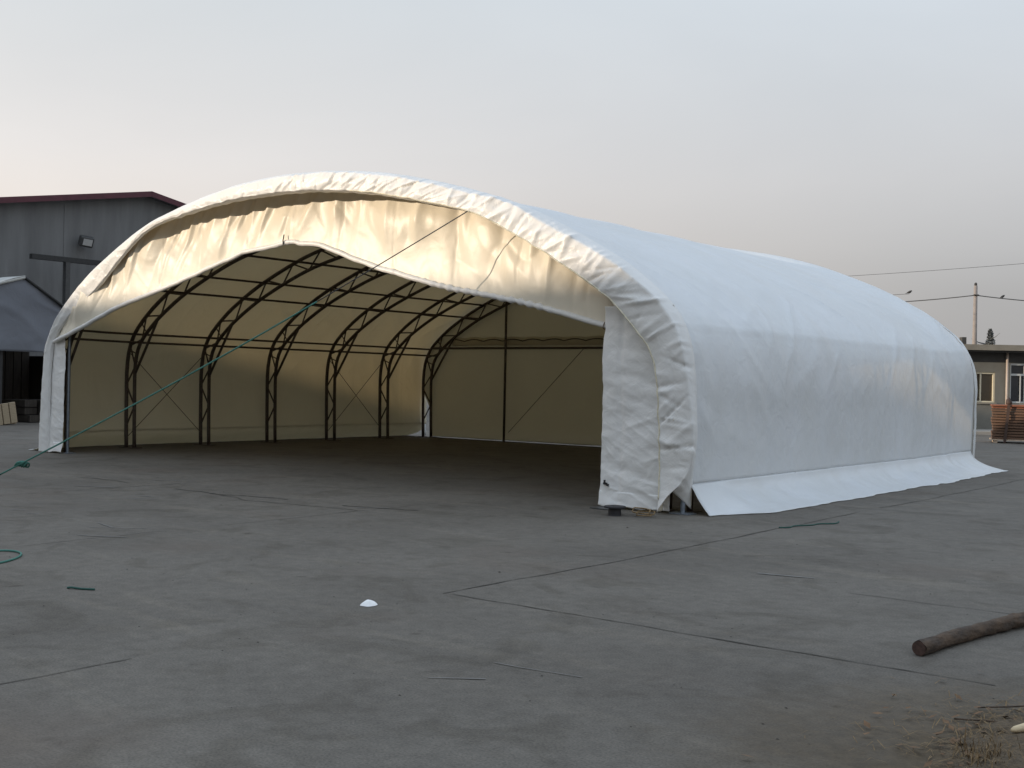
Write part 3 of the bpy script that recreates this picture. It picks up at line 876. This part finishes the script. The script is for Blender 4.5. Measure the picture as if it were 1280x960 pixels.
MB().tube([(.08, .72, sgz(.72)), (.08, 3.3, sgz(3.3))], .05, 8).build('gable_pole', M['pipe_dark'], sh)
MB().tube([(.08, -7, sgz(-7)), (.08, .72, sgz(.72))], .05, 8).build('gable_pole', M['tarp_pale'], sh)
for y in (-6.5, -3.5, -.9, .1, 1.6, 3.0):
    MB().tube([(-.15, y, 0), (-.15, y, 2.4)], .06, 8).build('post', M['pipe_dark'], sh)
inn = MB()
for k in range(34): inn.box((-4.0 + .02 * (k % 3), -7 + k * .3, 0), (-3.9, -6.73 + k * .3, 3.0 + .0 * k))
inn.build('plank_wall', M['darkwood'], sh)
MB().box((-9, -7.05, 0), (-.4, -7.0, 2.2)).build('side_tarp', M['darkwood'], sh)
MB().box((-9, 3.3, 0), (-.4, 3.34, 2.2)).build('side_tarp', M['darkwood'], sh)
# stored things under the shelter
tb = empty('timber_pile', (-20.9, 7.6, 0))
tag(tb, 'dark pile of old timber in the shade of the grey shelter', 'timber')
rg = random.Random(2)
for k in range(9):
    z = .02 + (k // 3) * .24; y = -.6 + (k % 3) * .5 + rg.uniform(-.05, .05)
    MB().box((-1.2, y, z), (.5 + rg.uniform(-.2, .2), y + .42, z + .22)).build('baulk', M['darkwood'], tb, bevel=.01)
ct = empty('plank_crate', (-18.9, 5.55, 0))
tag(ct, 'pale leaning plank crate on the ground under the grey shelter', 'crate')
for k in range(5):
    Mx = Matrix.Rotation(R(9), 4, 'X')
    MB().box((-.10, -.75 + k * .23, .03), (.0, -.75 + k * .23 + .20, .66), Mx).build('plank', M['crate'], ct, bevel=.008)
MB().box((-.6, -.75, .03), (-.104, .38, .10)).build('base', M['crate'], ct, bevel=.008)

# ------------------------------------------------------------------ RIGHT: low building, stacked boards, pole, wires, birds, tree
YW = YAW
D = 46.5
bo = site(1240, D)
bld = empty('office_building', bo, YW)
tag(bld, 'low grey flat roofed building behind the right end of the tent', 'building')
# local x to the right along the wall, y away from the yard
ppm = F / D
def lx(px): return (px - 1240) / ppm
def lz(py, px=1240): return 1.6 + (478.2 + .02 * (px - 640) + 0 - py) / ppm
WT = lz(453); RT = lz(431.5); FB = lz(438.5)
X0, X1 = -14., 16.
wins = [(lx(1219.5), lx(1243.5), lz(503), lz(465)), (lx(1262.5), lx(1282.5), lz(503), lz(453.5)), (-6.5, -5.2, lz(503), lz(465)), (3.6, 5.2, lz(503), lz(453.5)), (7., 8.6, lz(503), lz(453.5))]
wl = MB()
edges = sorted(wins, key=lambda w: w[0]); x = X0
for (a, b, z0, z1) in edges:
    wl.box((x, 0, 0), (a, .28, WT)); wl.box((a, 0, 0), (b, .28, z0)); wl.box((a, 0, z1), (b, .28, WT)); x = b
wl.box((x, 0, 0), (X1, .28, WT)); wl.box((X0, .283, 0), (X1, 8, WT - .01))
wl.build('wall', M['render'], bld)
MB().box((X0, .02, WT), (X1, 8, FB)).build('wall_band', M['soffit'], bld)
MB().box((X0 - .3, -.62, FB), (X1 + .3, 8.3, RT)).build('roof', M['fascia'], bld)
MB().box((X0, -.5, FB - .07), (X1, -.35, FB - .002)).build('gutter', M['soffit'], bld)
for k, (a, b, z0, z1) in enumerate(wins):
    cream = k in (0, 2)
    fm = M['frame_cream'] if cream else M['frame_white']; t = .055
    w = MB().box((a, .06, z0), (b, .14, z0 + t)).box((a, .06, z1 - t * 1.4), (b, .14, z1)).box((a, .06, z0 + t), (a + t, .14, z1 - t * 1.4)).box((b - t, .06, z0 + t), (b, .14, z1 - t * 1.4))
    if cream: w.box((a + .19, .065, z0 + t), (a + .19 + t, .135, z1 - t * 1.4))
    else: w.box((a + t, .065, lz(469)), (b - t, .135, lz(466.5))); w.box((b - .22, .067, z0 + t), (b - .18, .133, lz(469)))
    wo = w.build('window', fm, bld)
    MB().box((a + .01, .15, z0 + .01), (b - .01, .162, z1 - .01)).build('pane', M['glass_brown'] if cream else M['glass_dark'], wo)
    MB().box((a - .06, -.06, z0 - .07), (b + .06, .05, z0 - .003)).build('sill', M['fascia'], wo)
MB().tube([(lx(1257), -.12, .1), (lx(1257), -.12, FB - .05)], .052, 10).build('drainpipe', M['drain'], bld, smooth=True)
MB().box((lx(1216), 1.2, RT), (lx(1221.5), 1.5, RT + .36)).build('chimney', M['soffit'], bld)
kb = site(1240, 43.6)
k_ = MB().box((-14, 0, 0), (16, 2.9, .12)).build('pavement', M['kerb']); k_.location = kb; k_.rotation_euler = (0, 0, YW)
tag(k_, kind='structure')

# strapped stack of boards on a pallet
Ds = 36.8; pm2 = F / Ds
stk = empty('board_stack', site(1242, Ds), YW - .36)
tag(stk, 'strapped stack of red brown boards on a pallet before the low building', 'boards')
W, DP = 2.4, 1.1
for k in range(3): MB().box((.02 + k * 1.13, 0, .0), (.14 + k * 1.13, DP, .085)).build('pallet_block', M['pallet'], stk)
MB().box((-.06, -.03, .085), (W + .06, DP + .03, .12)).build('pallet_deck', M['pallet'], stk)
z = .123; rg = random.Random(4); k = 0
while z < 1.17:
    th = .066; j0 = rg.uniform(-.025, .025) - .03 * (z / 1.2)
    MB().box((j0, rg.uniform(-.02, .02), z), (W + j0, DP, z + th)).build('board', M['board'] if z < 1.09 else M['board_top'], stk, bevel=.004)
    z += th + .022; k += 1
MB().box((-.05, -.07, z - .02), (W, DP + .03, z + .035)).build('top_board', M['board_top'], stk, bevel=.004)
for xx in (.36, 1.7):
    MB().prism([(xx - .05 + .0, -.075, .02), (xx + .03, -.075, .02), (xx + .14, -.075, z + .04), (xx + .05, -.075, z + .04)], (0, -.03, 0)).build('strap', M['strap'], stk)
# bundle standing on the stack
bg = MB()
bg.tube([(.46, .25, z + .036), (.47, .25, z + .10), (.45, .25, z + .19), (.48, .26, z + .26)], [.09, .10, .07, .02], 9)
bo_ = bg.build('sack', M['strap'], None, smooth=True); bo_.location = stk.location; bo_.rotation_euler = stk.rotation_euler
tag(bo_, 'small dark upright bundle standing on the stack of boards', 'bundle')

# utility pole and wires
Dp = 62.
pm3 = F / Dp
def hz_(py, px, d): return 1.6 + (478.2 + .02 * (px - 640) - py) * d / F
pl = empty('utility_pole', site(1217, Dp)); pl.rotation_euler = (0, 0, YW)
tag(pl, 'pale concrete utility pole rising behind the low building', 'pole')
PT = hz_(357, 1217, Dp)
MB().tube([(0, 0, 0), (0, 0, PT)], [.15, .095], 12).build('shaft', M['pole'], pl, smooth=True)
lathe([(.055, PT), (.075, PT + .03), (.075, PT + .1), (.04, PT + .16)], 10).build('insulator', M['bird'], pl)
MB().tube([(-.14, -.1, hz_(369, 1217, Dp)), (.14, -.1, hz_(369, 1217, Dp))], .04, 8).build('cross_arm', M['bird'], pl)
def wire(name, pa, pb, sag, r_, label):
    a = Vector(pa); b = Vector(pb); pts = []
    for i in range(49):
        t = i / 48; p = a.lerp(b, t); p.z -= sag * 4 * t * (1 - t); pts.append(p)
    o = MB().tube(pts, r_, 5).build(name, M['wire'], None, smooth=True)
    tag(o, label, 'wire'); return pts
z0 = hz_(369, 1217, Dp)
pp = site(1217, Dp) + Vector((0, 0, z0))
far_l = site(900, 70.) + Vector((0, 0, z0 + .1)); far_r = site(1560, 58.) + Vector((0, 0, z0 - .2))
wire('power_wire', pp, far_l, .38, .028, 'black wire running left from the pale utility pole to the white tent')
wr = wire('power_wire', pp, far_r, .42, .028, 'black wire running right from the pale utility pole out of the photo')
wire('overhead_wire', site(800, 80.) + Vector((0, 0, hz_(357, 800, 80.))), site(1500, 66.) + Vector((0, 0, hz_(309, 1500, 66.))), .3, .013, 'thin grey wire high in the sky above the utility pole')
wt = wire('overhead_wire', site(905, 66.) + Vector((0, 0, hz_(377, 905, 66.) + .0)), site(1134, 60.) + Vector((0, 0, hz_(367.3, 1134, 60.))), .05, .012, 'faint short wire ending at the lone bird above the tent roof')
def bird(loc, rz, label):
    b = empty('bird', loc, rz); tag(b, label, 'bird', 'birds on the wires'); b.scale = (.72, .72, .72)
    m = MB().tube([(-.20, 0, .02), (-.10, 0, .075), (0, 0, .105), (.08, 0, .15), (.13, 0, .19), (.165, 0, .20), (.185, 0, .195), (.21, 0, .19)], [.012, .05, .085, .085, .055, .048, .03, .006], 10)
    m.build('body', M['bird'], b, smooth=True)
    MB().prism([(-.29, -.03, -.0), (-.16, -.025, .025), (-.16, .025, .025), (-.29, .03, -.0)], (0, 0, .014)).build('tail', M['bird'], b)
    MB().tube([(0, .02, .06), (0, .02, 0)], .008, 5).tube([(0, -.02, .06), (0, -.02, 0)], .008, 5).build('leg', M['bird'], b)
q = min(wr, key=lambda p: abs((p - CAM).dot(rt) / (p - CAM).dot(fw) - (1249 - 640) / F))
bird((q.x, q.y, q.z + .02), YW + .3, 'small dark bird perched on the wire right of the utility pole')
q = wt[-1]
bird((q.x, q.y, q.z + .01), YW - .2, 'small dark bird perched above the white tent roof, left of the pole')

# thin conifer tip behind the building
tr = empty('conifer_tree', site(1234.5, 62.)); tag(tr, 'slim dark tree top showing above the flat roof beside the pole', 'tree')
th = hz_(412, 1234, 62.)
MB().tube([(0, 0, 0), (.05, 0, th * .5), (.0, 0, th)], [.12, .07, .015], 8).build('trunk', M['trunk'], tr, smooth=True)
cr = MB(); rg = random.Random(14)
for k in range(1500):
    t = rg.random() ** .8; z = th * (.30 + .70 * t); rr = (.75 * (1 - t) ** .7 + .06) * (.55 + .6 * abs(nz(z * 2.2, 4.)) + .2 * rg.random())
    a = rg.uniform(0, 6.28); q = rr * math.sqrt(rg.random())
    c = Vector((q * math.cos(a) + .08, q * math.sin(a), z)); s = rg.uniform(.04, .11)
    d = Vector((rg.gauss(0, 1), rg.gauss(0, 1), rg.gauss(.3, .8))).normalized() * s; e_ = d.orthogonal().normalized() * s * .5
    cr.poly([c - d, c + e_, c + d, c - e_])
for k in range(9):
    a = rg.uniform(0, 6.28); z = th * rg.uniform(.68, .9)
    cr.tube([(0, 0, z), (.5 * math.cos(a), .5 * math.sin(a), z + .12), (.85 * math.cos(a), .85 * math.sin(a), z + .32)], [.03, .018, .006], 4)
cr.build('crown', M['leaf'], tr, fixn=False)

# ------------------------------------------------------------------ the long shed across the yard that keeps the low sun off the ground
AZ, EL = R(230), R(8.5)                                            # where the sun stands, in plan and above the horizon
sv = Vector((math.cos(AZ) * math.cos(EL), math.sin(AZ) * math.cos(EL), math.sin(EL)))
YS = 36.
hs = 3.02 + YS / abs(math.sin(AZ)) * math.tan(EL)
ld = empty('long_shed', (-34, -YS, 0), 0.)
tag(ld, 'long grey factory shed across the yard behind the photographer', 'shed')
MB().box((-45, -16, 0), (62, -.6, hs - .35)).build('wall', M['wall_grey'], ld)
MB().box((-45.5, -16.5, hs - .35), (62.5, 0., hs)).build('roof', M['roof_sheet'], ld)
for k in range(14):
    x = -38 + k * 8.2
    MB().box((x, -.6, 3.), (x + 3.2, -.55, 5.)).build('window', M['glass_dark'], ld)

# ------------------------------------------------------------------ light and sky
su = bpy.data.objects.new('sun', bpy.data.lights.new('sun', 'SUN')); COL.objects.link(su)
su.data.energy = 3.2; su.data.angle = R(.6); su.data.color = (1., .83, .64)
su.rotation_euler = sv.to_track_quat('Z', 'Y').to_euler()
w = bpy.data.worlds.new('World'); scene.world = w; w.use_nodes = True
nt = w.node_tree; nt.nodes.clear(); L = nt.links
out = N(nt, 'ShaderNodeOutputWorld'); bgd = N(nt, 'ShaderNodeBackground', Strength=.1)
sky = N(nt, 'ShaderNodeTexSky', sky_type='NISHITA'); sky.sun_disc = False
sky.sun_elevation = EL; sky.sun_rotation = math.atan2(sv.x, sv.y); sky.dust_density = 4.; sky.air_density = 1.; sky.ozone_density = 1.5
tc = N(nt, 'ShaderNodeTexCoord'); sx = N(nt, 'ShaderNodeSeparateXYZ'); L.new(tc.outputs['Generated'], sx.inputs[0])
def ramp(fac, stops):
    r = N(nt, 'ShaderNodeValToRGB'); e = r.color_ramp.elements
    while len(e) < len(stops): e.new(.5)
    for k, (p_, c) in enumerate(stops):
        e[k].position = p_; e[k].color = rgba(c)
    L.new(fac, r.inputs[0]); return r.outputs[0]
# thick evening haze: warm and bright towards the sunset side, grey away from it
warm = ramp(sx.outputs['Z'], [(0., (.68, .55, .45)), (.08, (.72, .635, .565)), (.18, (.655, .63, .615)), (.33, (.54, .575, .60)), (.6, (.70, .80, .92)), (1., (.80, .96, 1.18))])
cool = ramp(sx.outputs['Z'], [(0., (.31, .302, .300)), (.08, (.345, .342, .345)), (.17, (.465, .467, .478)), (.33, (.53, .58, .63)), (.6, (.70, .80, .92)), (1., (.80, .96, 1.18))])
dt = N(nt, 'ShaderNodeVectorMath', operation='DOT_PRODUCT'); L.new(tc.outputs['Generated'], dt.inputs[0]); dt.inputs[1].default_value = tuple(-rt)
mr = N(nt, 'ShaderNodeMapRange', interpolation_type='SMOOTHSTEP'); mr.inputs[1].default_value = -.46; mr.inputs[2].default_value = .46
L.new(dt.outputs['Value'], mr.inputs[0])
hz = N(nt, 'ShaderNodeMix', data_type='RGBA'); L.new(mr.outputs[0], hz.inputs[0]); L.new(cool, hz.inputs[6]); L.new(warm, hz.inputs[7])
x10 = N(nt, 'ShaderNodeMix', data_type='RGBA', blend_type='MULTIPLY'); x10.inputs[0].default_value = 1.
hn = N(nt, 'ShaderNodeTexNoise', Scale=2.2, Detail=5., Roughness=.5, Distortion=.4)
hm_ = N(nt, 'ShaderNodeMapping'); hm_.inputs['Scale'].default_value = (1, 1, 3.2)
L.new(tc.outputs['Generated'], hm_.inputs[0]); L.new(hm_.outputs[0], hn.inputs['Vector'])
L.new(hz.outputs[2], x10.inputs[6]); L.new(ramp(hn.outputs['Fac'], [(.25, (9.6, 9.62, 9.65)), (.75, (10.5, 10.47, 10.43))]), x10.inputs[7])
ft = N(nt, 'ShaderNodeMapRange', interpolation_type='SMOOTHSTEP'); ft.inputs[1].default_value = .15; ft.inputs[2].default_value = .9
ft.inputs[3].default_value = .92; ft.inputs[4].default_value = .85
L.new(sx.outputs['Z'], ft.inputs[0])
fin = N(nt, 'ShaderNodeMix', data_type='RGBA'); L.new(ft.outputs[0], fin.inputs[0]); L.new(sky.outputs[0], fin.inputs[6]); L.new(x10.outputs[2], fin.inputs[7])
L.new(fin.outputs[2], bgd.inputs['Color']); L.new(bgd.outputs[0], out.inputs[0])

vs = scene.view_settings
vs.view_transform = 'Standard'; vs.look = 'None'; vs.exposure = .42; vs.gamma = 1.; vs.use_curve_mapping = False
scene.render.engine = 'CYCLES'
scene.cycles.max_bounces = 8; scene.cycles.diffuse_bounces = 5; scene.cycles.use_denoising = True
